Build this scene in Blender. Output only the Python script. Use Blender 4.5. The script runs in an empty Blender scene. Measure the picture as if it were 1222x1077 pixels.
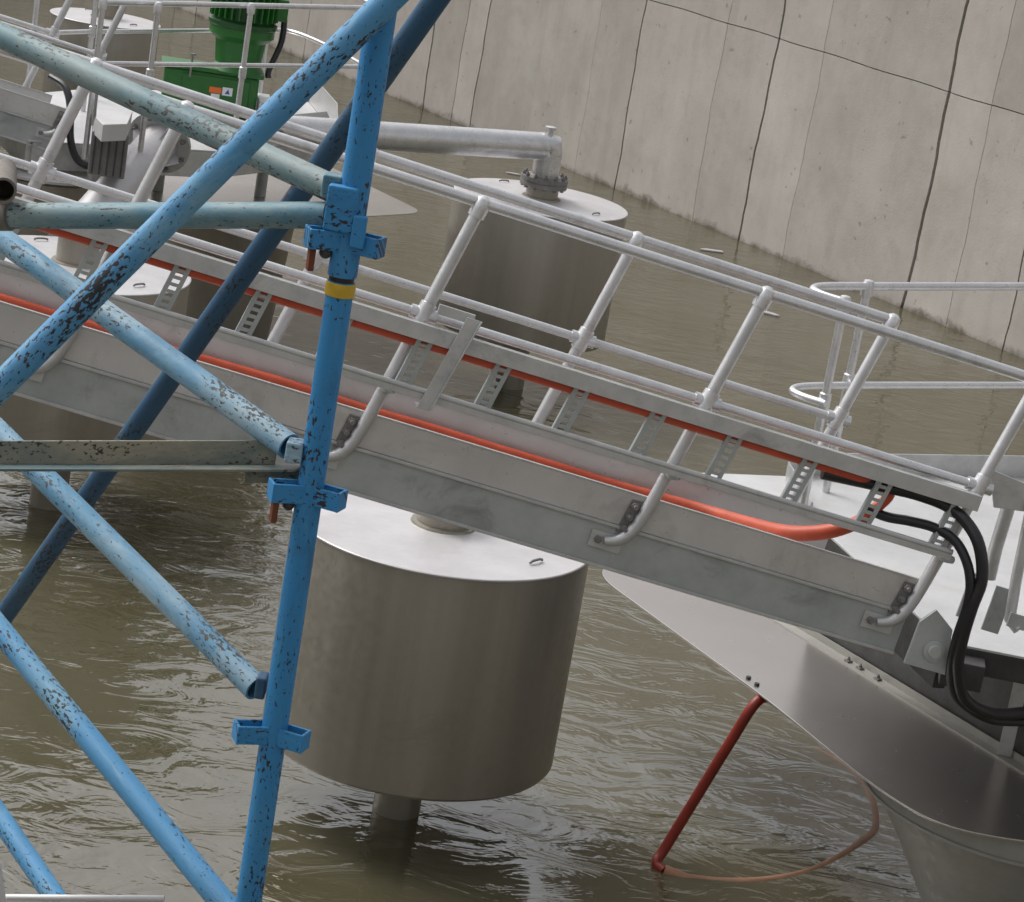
import bpy, math, random
import numpy as np
from mathutils import Vector, Matrix
random.seed(7); rng = np.random.default_rng(7)
S = bpy.context.scene
C = S.collection

# ------------------------------------------------------------------ camera
F_PX, PITCH, ROLL, CAM_H = 3055.9, 0.27651, 0.16979, 5.5723
IW, IH = 1222.0, 1077.0
fw = Vector((0, math.cos(PITCH), -math.sin(PITCH))); rt = Vector((1, 0, 0)); up = rt.cross(fw)
cR = rt*math.cos(ROLL) + up*math.sin(ROLL); cU = up*math.cos(ROLL) - rt*math.sin(ROLL)
CAM = Vector((0, 0, CAM_H))
cam = bpy.data.cameras.new('camera'); camo = bpy.data.objects.new('camera', cam); C.objects.link(camo)
cam.sensor_fit = 'HORIZONTAL'; cam.sensor_width = 36; cam.lens = F_PX/IW*36; cam.clip_end = 1000; cam.clip_start = .1
camo.matrix_world = Matrix(((cR.x, cU.x, -fw.x, CAM.x), (cR.y, cU.y, -fw.y, CAM.y), (cR.z, cU.z, -fw.z, CAM.z), (0, 0, 0, 1)))
S.camera = camo

# ------------------------------------------------------------------ sky, sun, exposure (overcast)
SUN_EL, SUN_AZ = 50, 298
w = bpy.data.worlds.new('World'); S.world = w; w.use_nodes = True
nt = w.node_tree; bg = nt.nodes['Background']
sky = nt.nodes.new('ShaderNodeTexSky'); sky.sky_type = 'NISHITA'; sky.sun_disc = False
sky.sun_elevation = math.radians(SUN_EL); sky.sun_rotation = math.radians(SUN_AZ)
sky.air_density = 1.0; sky.dust_density = 6.0; sky.ozone_density = 1.0
hs = nt.nodes.new('ShaderNodeHueSaturation'); hs.inputs['Saturation'].default_value = 0.16
nt.links.new(sky.outputs[0], hs.inputs['Color']); nt.links.new(hs.outputs[0], bg.inputs[0]); bg.inputs[1].default_value = 0.15
sl = bpy.data.lights.new('sun', 'SUN'); sl.energy = 0.6; sl.angle = math.radians(25); sl.color = (1, .97, .93)
so = bpy.data.objects.new('sun', sl); C.objects.link(so)
sd = Vector((math.sin(math.radians(SUN_AZ))*math.cos(math.radians(SUN_EL)), math.cos(math.radians(SUN_AZ))*math.cos(math.radians(SUN_EL)), math.sin(math.radians(SUN_EL))))
so.rotation_euler = sd.to_track_quat('Z', 'Y').to_euler(); so.location = sd*30
S.view_settings.view_transform = 'Standard'; S.view_settings.look = 'None'; S.view_settings.exposure = 0.4; S.view_settings.gamma = 1
S.render.engine = 'CYCLES'; S.cycles.use_denoising = True; S.cycles.max_bounces = 8; S.cycles.transparent_max_bounces = 8

# ------------------------------------------------------------------ pixel rays (a pixel gives a direction; the plane it meets gives the distance)
def ray(x, y): return fw*F_PX + cR*(x-IW/2) - cU*(y-IH/2)
def onz(x, y, z): v = ray(x, y); return CAM + v*((z-CAM_H)/v.z)
def ony(x, y, Y): v = ray(x, y); return CAM + v*(Y/v.y)

# ------------------------------------------------------------------ mesh builder
class MB:
    def __init__(s): s.v = []; s.f = []; s.uv = []; s.sm = []
    def face(s, idx, uv=None, smooth=False):
        s.f.append(tuple(idx)); s.uv.append(uv or [(0, 0)]*len(idx)); s.sm.append(smooth)
    def tube(s, pts, r, n=14, caps=True, hollow=0.0, closed=False):
        pts = [Vector(p) for p in pts]; N = len(pts); rs = r if isinstance(r, (list, tuple)) else [r]*N
        T = []
        for i in range(N):
            a = pts[i-1] if (i > 0 or closed) else pts[i]; b = pts[(i+1) % N] if (i < N-1 or closed) else pts[i]
            T.append((b-a).normalized())
        nn = T[0].orthogonal().normalized(); base = len(s.v); L = 0; Ls = []
        u0 = random.random()*20
        for i in range(N):
            if i:
                L += (pts[i]-pts[i-1]).length; nn = (nn - T[i]*nn.dot(T[i])).normalized()
            Ls.append(L+u0); bb = T[i].cross(nn)
            for k in range(n):
                a = 2*math.pi*k/n; s.v.append(pts[i] + (nn*math.cos(a)+bb*math.sin(a))*rs[i])
        for i in range(N if closed else N-1):
            j = (i+1) % N; lj = Ls[j] if j else L
            for k in range(n):
                k2 = (k+1) % n; rr = rs[i]*2*math.pi/n
                s.face((base+i*n+k, base+i*n+k2, base+j*n+k2, base+j*n+k), [(Ls[i], k*rr), (Ls[i], (k+1)*rr), (lj, (k+1)*rr), (lj, k*rr)], True)
        if caps and not closed:
            if hollow:
                for i0, sgn in ((0, -1), (N-1, 1)):
                    b2 = len(s.v); cpt = pts[i0]
                    b1 = b2; s.v += [Vector(s.v[base+i0*n+k]) for k in range(n)]; b2 = len(s.v)
                    for k in range(n): s.v.append(cpt+(s.v[base+i0*n+k]-cpt)*hollow)
                    b3 = len(s.v)
                    for k in range(n): s.v.append(s.v[b2+k]-T[i0]*sgn*rs[i0]*4)
                    for k in range(n):
                        k2 = (k+1) % n
                        q = (b1+k, b1+k2, b2+k2, b2+k); q2 = (b2+k, b2+k2, b3+k2, b3+k)
                        s.face(q if sgn > 0 else q[::-1]); s.face(q2 if sgn > 0 else q2[::-1])
                    s.face([b3+k for k in range(n)])
            else:
                for i0 in (0, N-1):
                    b2 = len(s.v); s.v += [Vector(s.v[base+i0*n+k]) for k in range(n)]; s.face([b2+k for k in range(n)])
        return s
    def box(s, c, ax, ay, az, hx, hy, hz):
        c = Vector(c); b = len(s.v); ax, ay, az = Vector(ax)*hx, Vector(ay)*hy, Vector(az)*hz
        for i in (-1, 1):
            for j in (-1, 1):
                for k in (-1, 1): s.v.append(c+ax*i+ay*j+az*k)
        o_ = random.random()*9; sg = [(i, j, k) for i in (-1, 1) for j in (-1, 1) for k in (-1, 1)]
        for q in ((0, 1, 3, 2), (4, 6, 7, 5), (0, 4, 5, 1), (2, 3, 7, 6), (0, 2, 6, 4), (1, 5, 7, 3)):
            s.face([b+i for i in q], [(o_+sg[i][0]*hx, sg[i][1]*hy+sg[i][2]*hz) for i in q])
        return s
    def prism(s, poly, ext):
        poly = [Vector(p) for p in poly]; ext = Vector(ext); b = len(s.v); n = len(poly)
        s.v += poly + [p+ext for p in poly]
        s.face(range(b, b+n)[::-1] if True else 0); s.face(range(b+n, b+2*n))
        for i in range(n): s.face((b+i, b+(i+1) % n, b+n+(i+1) % n, b+n+i))
        return s
    def lathe(s, c, prof, n=48, axis=(0, 0, 1), smooth=True):
        c = Vector(c); az = Vector(axis).normalized(); ax = az.orthogonal().normalized(); ay = az.cross(ax)
        b = len(s.v); m = len(prof)
        for (r, h) in prof:
            for k in range(n):
                a = 2*math.pi*k/n; s.v.append(c+az*h+(ax*math.cos(a)+ay*math.sin(a))*r)
        for i in range(m-1):
            for k in range(n):
                k2 = (k+1) % n; s.face((b+i*n+k, b+i*n+k2, b+(i+1)*n+k2, b+(i+1)*n+k), None, smooth)
        for i0 in (0, m-1):
            b2 = len(s.v); s.v += [Vector(s.v[b+i0*n+k]) for k in range(n)]; s.face([b2+k for k in range(n)])
        return s
    def ball(s, c, r, n=10, ax=(0, 0, 1), sq=1.0):
        pr = [(max(r*math.sin(math.pi*i/8), 1e-4), -r*sq*math.cos(math.pi*i/8)) for i in range(9)]
        return s.lathe(c, pr, n, ax)
    def mesh(s, name, mat, origin):
        me = bpy.data.meshes.new(name); o = Vector(origin)
        me.from_pydata([tuple(v-o) for v in s.v], [], s.f)
        uvl = me.uv_layers.new(name='UVMap'); flat = []
        for u in s.uv:
            for a in u: flat += a
        uvl.data.foreach_set('uv', flat); me.polygons.foreach_set('use_smooth', s.sm); me.update()
        import bmesh
        bm = bmesh.new(); bm.from_mesh(me)
        vs = len(bm.verts); bmesh.ops.remove_doubles(bm, verts=bm.verts, dist=1e-6); bmesh.ops.recalc_face_normals(bm, faces=bm.faces)
        for e in bm.edges:
            if len(e.link_faces) == 2 and e.calc_face_angle(0) > .6: e.smooth = False
        bm.to_mesh(me); bm.free()
        me.materials.append(M[mat]); return me
    def build(s, name, mat, parent=None, bevel=0.0, origin=None, shift=None):
        W0 = wloc(parent) if parent else Vector((0, 0, 0))
        me = s.mesh(name, mat, W0 if parent else (origin or (0, 0, 0)))
        o = bpy.data.objects.new(name, me); C.objects.link(o)
        if parent: o.parent = parent
        elif origin: o.location = origin
        if shift: o.location = shift
        if bevel:
            b = o.modifiers.new('bevel', 'BEVEL'); b.width = bevel; b.segments = 2; b.limit_method = 'ANGLE'
        return o
def wloc(o):
    l = Vector((0, 0, 0))
    while o: l += o.location; o = o.parent
    return l
def tag(o, label=None, cat=None, group=None, kind=None):
    for k, v in (('label', label), ('category', cat), ('group', group), ('kind', kind)):
        if v: o[k] = v
    return o
def thing(name, loc, label, cat, group=None):
    o = bpy.data.objects.new(name, None); C.objects.link(o); o.location = loc; o.empty_display_size = .1
    return tag(o, label, cat, group)
def clone(o, parent=None, off=None):
    c = o.copy(); C.objects.link(c)
    if parent: c.parent = parent
    if off: c.location = c.location + Vector(off)
    for ch in list(o.children): clone(ch, c)
    return c
def smooth_path(pts, n=6):
    P = [Vector(p) for p in pts]; P = [P[0]*2-P[1]] + P + [P[-1]*2-P[-2]]; out = []
    for i in range(1, len(P)-2):
        a, b, c, d = P[i-1:i+3]
        for k in range(n):
            t = k/n; out.append(.5*((2*b)+(c-a)*t+(2*a-5*b+4*c-d)*t*t+(3*b-a-3*c+d)*t**3))
    return out + [P[-2]]

# ------------------------------------------------------------------ materials
M = {}
def mat(name):
    m = bpy.data.materials.new(name); m.use_nodes = True; M[name] = m; t = m.node_tree
    return m, t, t.nodes['Principled BSDF'], (lambda k: t.nodes.new('ShaderNode'+k)), t.links.new
def noise(N, L, src, scale, det=4, rough=.55, vec='Object', sc=None, dist=0):
    n = N('TexNoise'); n.inputs['Scale'].default_value = scale; n.inputs['Detail'].default_value = det; n.inputs['Roughness'].default_value = rough; n.inputs['Distortion'].default_value = dist
    if sc:
        mp = N('Mapping'); mp.inputs['Scale'].default_value = sc; L(src.outputs[vec], mp.inputs[0]); L(mp.outputs[0], n.inputs['Vector'])
    else: L(src.outputs[vec], n.inputs['Vector'])
    return n
def ramp(N, L, inp, stops):
    r = N('ValToRGB'); e = r.color_ramp.elements
    while len(e) < len(stops): e.new(.5)
    for i, (p, c) in enumerate(stops): e[i].position = p; e[i].color = c if len(c) == 4 else (*c, 1)
    L(inp, r.inputs[0]); return r
def mixc(N, L, fac, a, b, mode='MIX'):
    m = N('Mix'); m.data_type = 'RGBA'; m.blend_type = mode
    for sock, v in ((m.inputs[0], fac), (m.inputs[6], a), (m.inputs[7], b)):
        if hasattr(v, 'is_linked') or hasattr(v, 'links'): L(v, sock)
        elif isinstance(v, (int, float)): sock.default_value = v
        else: sock.default_value = (*v, 1)
    return m.outputs[2]
def bump(N, L, p, h, strength, dist=.01):
    b = N('Bump'); b.inputs['Strength'].default_value = strength; b.inputs['Distance'].default_value = dist
    L(h, b.inputs['Height']); L(b.outputs[0], p.inputs['Normal']); return b
Z_ = Vector((0, 0, 1))
W3 = lambda v: (v, v, v)

def metal(name, c1, c2, metallic, rough, scale=3.0, stain=(.1, .09, .08), stain_amt=.35, sc=None, bumps=.12, rv=1.0):
    m, t, p, N, L = mat(name); tc = N('TexCoord')
    a = noise(N, L, tc, scale, 6, .65, sc=sc); b = noise(N, L, tc, scale*9, 4, .6); d = noise(N, L, tc, scale*.8, 7, .7, dist=.6)
    col = mixc(N, L, ramp(N, L, a.outputs[0], [(.3, W3(0)), (.7, W3(1))]).outputs[0], c1, c2)
    st = ramp(N, L, d.outputs[0], [(.56, W3(0)), (.78, W3(stain_amt))])
    col = mixc(N, L, st.outputs[0], col, stain)
    L(col, p.inputs['Base Color']); p.inputs['Metallic'].default_value = metallic
    rr = ramp(N, L, b.outputs[0], [(.3, W3(rough-.08*rv)), (.7, W3(rough+.1*rv))]); L(rr.outputs[0], p.inputs['Roughness'])
    bump(N, L, p, b.outputs[0], bumps, .004)
metal('aluminium', (.58, .58, .59), (.7, .7, .71), .75, .33, 9, (.28, .27, .26), .55)
metal('aluminium_dull', (.5, .5, .51), (.62, .62, .63), .65, .38, 9, (.2, .19, .18), .6)
metal('kick_steel', (.5, .49, .48), (.6, .59, .575), .3, .34, 3, (.18, .17, .16), .55)
metal('galvanized', (.31, .335, .33), (.44, .46, .45), .25, .46, 5, (.13, .135, .135), .65)
metal('galvanized_light', (.42, .43, .43), (.56, .565, .56), .5, .4, 9, (.16, .16, .155), .6)
metal('stainless', (.24, .222, .185), (.34, .318, .272), .6, .42, 2.6, (.19, .17, .135), .6, sc=(1, 1, .04), bumps=.03)
metal('lid_steel', (.47, .455, .465), (.58, .565, .575), .3, .4, 3.0, (.33, .31, .3), .6, bumps=.05)
metal('deck_sheet', (.46, .46, .46), (.58, .58, .58), .25, .42, 2.5, (.42, .4, .37), .45, bumps=.06)
metal('hull_grey', (.29, .285, .262), (.37, .365, .335), .3, .5, 2, (.2, .19, .15), .6, sc=(1, 1, .3))
metal('pontoon_plate', (.52, .485, .46), (.6, .565, .54), .9, .26, .8, (.42, .37, .33), .15, bumps=.002, rv=.15)
metal('cast_steel', (.16, .155, .15), (.25, .245, .24), .4, .5, 8, (.06, .05, .045), .5)
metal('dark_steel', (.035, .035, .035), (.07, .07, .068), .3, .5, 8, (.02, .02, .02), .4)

def paint(name, c_hi, c_lo, pale, pale_lo=.62, pale_hi=.85, chip=.62, chipc=(.012, .016, .022)):
    m, t, p, N, L = mat(name); tc = N('TexCoord')
    v = noise(N, L, tc, 5, 5, .6, 'UV', (1, 3, 1)); w2 = noise(N, L, tc, 2.2, 7, .7, 'UV', (1, 2, 1), .4)
    col = mixc(N, L, v.outputs[0], c_lo, c_hi)
    col = mixc(N, L, ramp(N, L, w2.outputs[0], [(pale_lo-.2, W3(0)), (pale_hi-.2, W3(1))]).outputs[0], col, pale)
    scf = noise(N, L, tc, 14, 4, .65, 'UV', (.35, 3.0, 1), .2)
    col = mixc(N, L, ramp(N, L, scf.outputs[0], [(.58, W3(0)), (.7, W3(.55))]).outputs[0], col, pale)
    grm = noise(N, L, tc, 7, 6, .7, 'UV', (.6, 1.6, 1), .5)
    col = mixc(N, L, ramp(N, L, grm.outputs[0], [(.54, W3(0)), (.72, W3(.5))]).outputs[0], col, tuple(x*.35+.012 for x in c_lo))
    ch = noise(N, L, tc, 125, 4, .6, 'UV', (.55, 1.0, 1), .3); clus = noise(N, L, tc, 4.5, 3, .5, 'UV', (1, 2.2, 1))
    ad = N('Math'); ad.operation = 'MULTIPLY_ADD'; ad.inputs[1].default_value = .75; L(clus.outputs[0], ad.inputs[0]); L(ch.outputs[0], ad.inputs[2])
    cf = ramp(N, L, ad.outputs[0], [(chip+.393, W3(0)), (chip+.415, W3(1))])
    spk = noise(N, L, tc, 150, 3, .6, 'UV', (.6, 1, 1), .2); sk = ramp(N, L, spk.outputs[0], [(.66, W3(0)), (.7, W3(1))])
    mxx = N('Math'); mxx.operation = 'MAXIMUM'; L(cf.outputs[0], mxx.inputs[0]); L(sk.outputs[0], mxx.inputs[1]); cf = mxx
    rust = noise(N, L, tc, 30, 3, .6, 'UV')
    cc = mixc(N, L, ramp(N, L, rust.outputs[0], [(.5, W3(0)), (.7, W3(1))]).outputs[0], chipc, (.05, .03, .02))
    col = mixc(N, L, cf.outputs[0], col, cc); L(col, p.inputs['Base Color'])
    p.inputs['Roughness'].default_value = .58
    sub = N('Math'); sub.operation = 'MULTIPLY_ADD'; sub.inputs[1].default_value = -1; sub.inputs[2].default_value = 1; L(cf.outputs[0], sub.inputs[0])
    f2 = noise(N, L, tc, 60, 3, .6, 'UV'); s2 = N('Math'); s2.operation = 'MULTIPLY_ADD'; s2.inputs[1].default_value = .3; L(f2.outputs[0], s2.inputs[0]); L(sub.outputs[0], s2.inputs[2])
    bump(N, L, p, s2.outputs[0], .5, .0015)
paint('blue_paint', (.03, .235, .5), (.02, .18, .41), (.07, .25, .42), .8, 1.0, .6)
paint('light_blue_paint', (.08, .27, .48), (.05, .21, .4), (.22, .38, .45), .68, .9, .585)
paint('pale_paint', (.13, .31, .46), (.075, .22, .36), (.36, .47, .52), .64, .86, .585, (.06, .065, .06))
paint('green_grey_paint', (.13, .23, .25), (.075, .15, .175), (.27, .3, .28), .62, .85, .585, (.05, .05, .045))
paint('teal_paint', (.08, .2, .26), (.04, .14, .2), (.26, .32, .3), .62, .86, .59, (.03, .03, .03))
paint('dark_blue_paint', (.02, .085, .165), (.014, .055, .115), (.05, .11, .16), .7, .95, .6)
paint('weathered_paint', (.1, .14, .14), (.05, .09, .1), (.26, .24, .18), .6, .8, .6, (.03, .025, .02))

def plain(name, col, rough=.5, metallic=0, var=.25, scale=20):
    m, t, p, N, L = mat(name); tc = N('TexCoord'); a = noise(N, L, tc, scale, 4, .6)
    c2 = tuple(x*(1-var) for x in col); L(mixc(N, L, a.outputs[0], c2, tuple(min(1, x*(1+var)) for x in col)), p.inputs['Base Color'])
    p.inputs['Roughness'].default_value = rough; p.inputs['Metallic'].default_value = metallic
    bump(N, L, p, a.outputs[0], .15, .003)
plain('orange_rubber', (.5, .075, .03), .5, 0, .3, 12); plain('red_rubber', (.22, .02, .01), .45, 0, .4, 9)
plain('murk_tinted_rubber', (.3, .16, .1), .6, 0, .5, 5)  # murk of the water over the sunken hose, put into its colour
plain('black_rubber', (.012, .012, .014), .35); plain('green_paint', (.014, .12, .016), .42)
plain('green_dark', (.008, .06, .012), .45); plain('rust', (.14, .04, .015), .8, 0, .5, 40)
plain('yellow_tape', (.5, .33, .02), .5, 0, .3, 60); plain('black_tape', (.012, .012, .012), .5)
plain('orange_label', (.75, .16, .03), .5, 0, .05); plain('white_label', (.75, .77, .8), .5, 0, .05)
plain('rusty_tube', (.17, .15, .13), .7, .3, .5, 40); plain('blue_label', (.03, .12, .35), .5, 0, .05)

def concrete(name):
    m, t, p, N, L = mat(name); tc = N('TexCoord'); oi = N('ObjectInfo')
    a = noise(N, L, tc, .8, 7, .68); b = noise(N, L, tc, 2.6, 9, .75, dist=.4); f = noise(N, L, tc, 40, 4, .6)
    st = noise(N, L, tc, 1.3, 5, .6, sc=(2.5, 2.5, .3))
    col = mixc(N, L, ramp(N, L, a.outputs[0], [(.3, W3(0)), (.7, W3(1))]).outputs[0], (.35, .322, .288), (.46, .43, .395))
    col = mixc(N, L, ramp(N, L, b.outputs[0], [(.5, W3(0)), (.75, W3(.45))]).outputs[0], col, (.29, .255, .22))
    col = mixc(N, L, ramp(N, L, st.outputs[0], [(.5, W3(0)), (.8, W3(.5))]).outputs[0], col, (.3, .26, .22))
    pit = noise(N, L, tc, 9, 2, .5); col = mixc(N, L, ramp(N, L, pit.outputs[0], [(.7, W3(0)), (.76, W3(.5))]).outputs[0], col, (.13, .115, .1))
    rv = N('MapRange'); rv.inputs[3].default_value = .9; rv.inputs[4].default_value = 1.08; L(oi.outputs['Random'], rv.inputs[0])
    cb = N('CombineColor'); [L(rv.outputs[0], cb.inputs[i]) for i in range(3)]
    col = mixc(N, L, 1.0, col, cb.outputs[0], 'MULTIPLY')
    sp = N('SeparateXYZ'); L(tc.outputs['Object'], sp.inputs[0])   # wet, algae-stained strip where the water laps
    wl = N('Math'); wl.operation = 'MULTIPLY_ADD'; wl.inputs[1].default_value = .45; L(b.outputs[0], wl.inputs[0]); L(sp.outputs[2], wl.inputs[2])
    col = mixc(N, L, ramp(N, L, wl.outputs[0], [(.2, W3(.85)), (.3, W3(0))]).outputs[0], col, (.075, .06, .042))
    L(col, p.inputs['Base Color']); p.inputs['Roughness'].default_value = .85
    bump(N, L, p, f.outputs[0], .25, .01)
concrete('concrete'); plain('joint_dark', (.22, .195, .165), .9)
plain('mud', (.07, .052, .032), .9, 0, .3, 1.0)

def water():
    m, t, p, N, L = mat('water'); tc = N('TexCoord')
    big = noise(N, L, tc, .22, 3, .5, dist=.8)
    col = mixc(N, L, ramp(N, L, big.outputs[0], [(.35, W3(0)), (.65, W3(1))]).outputs[0], (.08, .071, .037), (.115, .106, .068))
    L(col, p.inputs['Base Color']); p.inputs['IOR'].default_value = 2.35; p.inputs['Roughness'].default_value = .03
    n1 = noise(N, L, tc, .9, 2, .5, sc=(.8, 1.2, 1), dist=.6); n2 = noise(N, L, tc, 2.5, 3, .5, sc=(.75, 1.3, 1), dist=1.8); n3 = noise(N, L, tc, 13, 3, .6, sc=(.8, 1.2, 1))
    def ma(a, k, c=None):
        q = N('Math'); q.operation = 'MULTIPLY_ADD'; q.inputs[1].default_value = k; L(a, q.inputs[0])
        if c: L(c, q.inputs[2])
        else: q.inputs[2].default_value = 0
        return q.outputs[0]
    calm = ramp(N, L, noise(N, L, tc, .35, 3, .55, dist=.5).outputs[0], [(.28, W3(.2)), (.5, W3(.6)), (.72, W3(1.15))])
    h = ma(n3.outputs[0], .05, ma(n2.outputs[0], .5, ma(n1.outputs[0], .8)))
    mu = N('Math'); mu.operation = 'MULTIPLY'; L(h, mu.inputs[0]); L(calm.outputs[0], mu.inputs[1])
    bump(N, L, p, mu.outputs[0], 1.0, .058)
    tr = N('BsdfTransparent'); tr.inputs[0].default_value = (.75, .62, .42, 1); mx = N('MixShader'); mx.inputs[0].default_value = .12
    L(p.outputs[0], mx.inputs[1]); L(tr.outputs[0], mx.inputs[2]); L(mx.outputs[0], t.nodes['Material Output'].inputs[0])
water()

# ------------------------------------------------------------------ setting: water, bed, concrete wall
def sheet(name, z, m, x0, x1, y0, y1):
    b = MB(); b.v = [Vector((x0, y0, z)), Vector((x1, y0, z)), Vector((x1, y1, z)), Vector((x0, y1, z))]; b.face((0, 1, 2, 3))
    return tag(b.build(name, m), kind='structure')
sheet('water', 0, 'water', -90, 90, -60, 120)
sheet('basin_floor', -1.6, 'mud', -90, 90, -60, 120)

wa = Vector((-6.72, 42.95, 0)); wt = Vector((11.88, -16.45, 0)).normalized(); wn = Vector((wt.y, -wt.x, 0))   # wn faces the camera
if wn.y > 0: wn = -wn
def wall_t(x, y):
    v = ray(x, y); k = (wa-CAM).dot(wn)/v.dot(wn); return (CAM+v*k-wa).dot(wt)
WALL_TOP = 6.6
wall = thing('concrete_wall', wa, 'tall grey-brown cast concrete wall with stained panels rising from the water', 'wall')
MB().box(wa+wt*8-wn*.285+Vector((0, 0, (WALL_TOP-1.6)/2)), wt, wn, (0, 0, 1), 38, .26, (WALL_TOP+1.6)/2).build('backing', 'joint_dark', wall)
jt = [wall_t(*q) for q in ((562, 0), (586, 0), (653, 24), (721, 0), (768, 30), (875, 0), (938, 0), (996, 0), (1157, 0), (1211, 12))]
jg = [.02, .016, .012, .006, .022, .012, .026, .012, .045, .007]
tl = jt[0]; left = []
while tl > -28: tl -= random.choice((.8, 1.5, 2.1)); left.append(tl)
tr_ = jt[-1]; right = []
while tr_ < 44: tr_ += random.choice((.9, 1.6, 2.2)); right.append(tr_)
J = left[::-1]+jt+right; G = [.02]*len(left)+jg+[.02]*len(right)
ZJ = 2.45
def edge_wob(i, z): return .018*math.sin(i*7.3+z*1.9)+.009*math.sin(i*3.1+z*6.1)+.004*math.sin(i*5.7+z*17)
def lift(t): return ZJ+.006*math.sin(t*.9)+.006*math.sin(t*4.3)
for i in range(len(J)-1):
    pr = random.uniform(-.006, .006)
    for lo in (True, False):
        zs = [-1.6]+list(np.linspace(0, 2.35, 16)) if lo else list(np.linspace(2.55, WALL_TOP-.2, 20))+[WALL_TOP]
        ta = lambda z: J[i]+edge_wob(i, z)+G[i]/2; tb = lambda z: J[i+1]+edge_wob(i+1, z)-G[i+1]/2
        mid = list(np.linspace(J[i]+.05, J[i+1]-.05, 9)) if J[i+1]-J[i] > .3 else []
        L1 = [(ta(z), z) for z in zs]; R1 = [(tb(z), z) for z in zs]
        gp_ = -.006 if lo else .006
        hor = [(t_, lift(t_)+gp_) for t_ in [ta(ZJ)]+mid+[tb(ZJ)]]
        out_ = L1+hor+R1[::-1] if lo else L1[::-1]+hor+R1
        MB().prism([wa+wt*t_+Z_*z+wn*(-.05+pr) for t_, z in out_], wn*.06).build('panel', 'concrete', wall)
for nm_, c_, hx, hy in (('added_basin_wall_near', (10, -6, 3), 45, .3), ('added_basin_wall_left', (-19, 25, 3), .3, 31), ('added_basin_wall_right', (24, 2, 3), .3, 8)):  # guessed walls out of view, added to cut low light and reflections
    tag(MB().box(c_, (1, 0, 0), (0, 1, 0), Z_, hx, hy, 4.6).build(nm_, 'concrete'), kind='structure')

# ------------------------------------------------------------------ gangway frame of reference
psi, al, bank, rake = 0.136378, 0.165044, 0.100089, 0.176567
gO = Vector((-1.47209, 9.88296, 3.90984)); PITCHL, GW_, SB = 1.21842, 0.90014, -0.39989
dh = Vector((math.cos(psi), math.sin(psi), 0)); Z = Vector((0, 0, 1))
gd = dh*math.cos(al) - Z*math.sin(al); p0 = dh*math.sin(al) + Z*math.cos(al); w0 = Vector((-math.sin(psi), math.cos(psi), 0))
gn = p0*math.cos(bank) + w0*math.sin(bank); gw = w0*math.cos(bank) - p0*math.sin(bank); gq = gn*math.cos(rake) + gd*math.sin(rake)
def G3(s, n, w): return gO + gd*s + gn*n + gw*w
def gpx(x, y, w): v = ray(x, y); return CAM + v*((gO+gw*w-CAM).dot(gw)/v.dot(gw))
S0, S1 = -2.2, 3.47
def gbox(mb, s0, s1, n0, n1, w0_, w1): return mb.box(G3((s0+s1)/2, (n0+n1)/2, (w0_+w1)/2), gd, gn, gw, abs(s1-s0)/2, abs(n1-n0)/2, abs(w1-w0_)/2)

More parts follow.
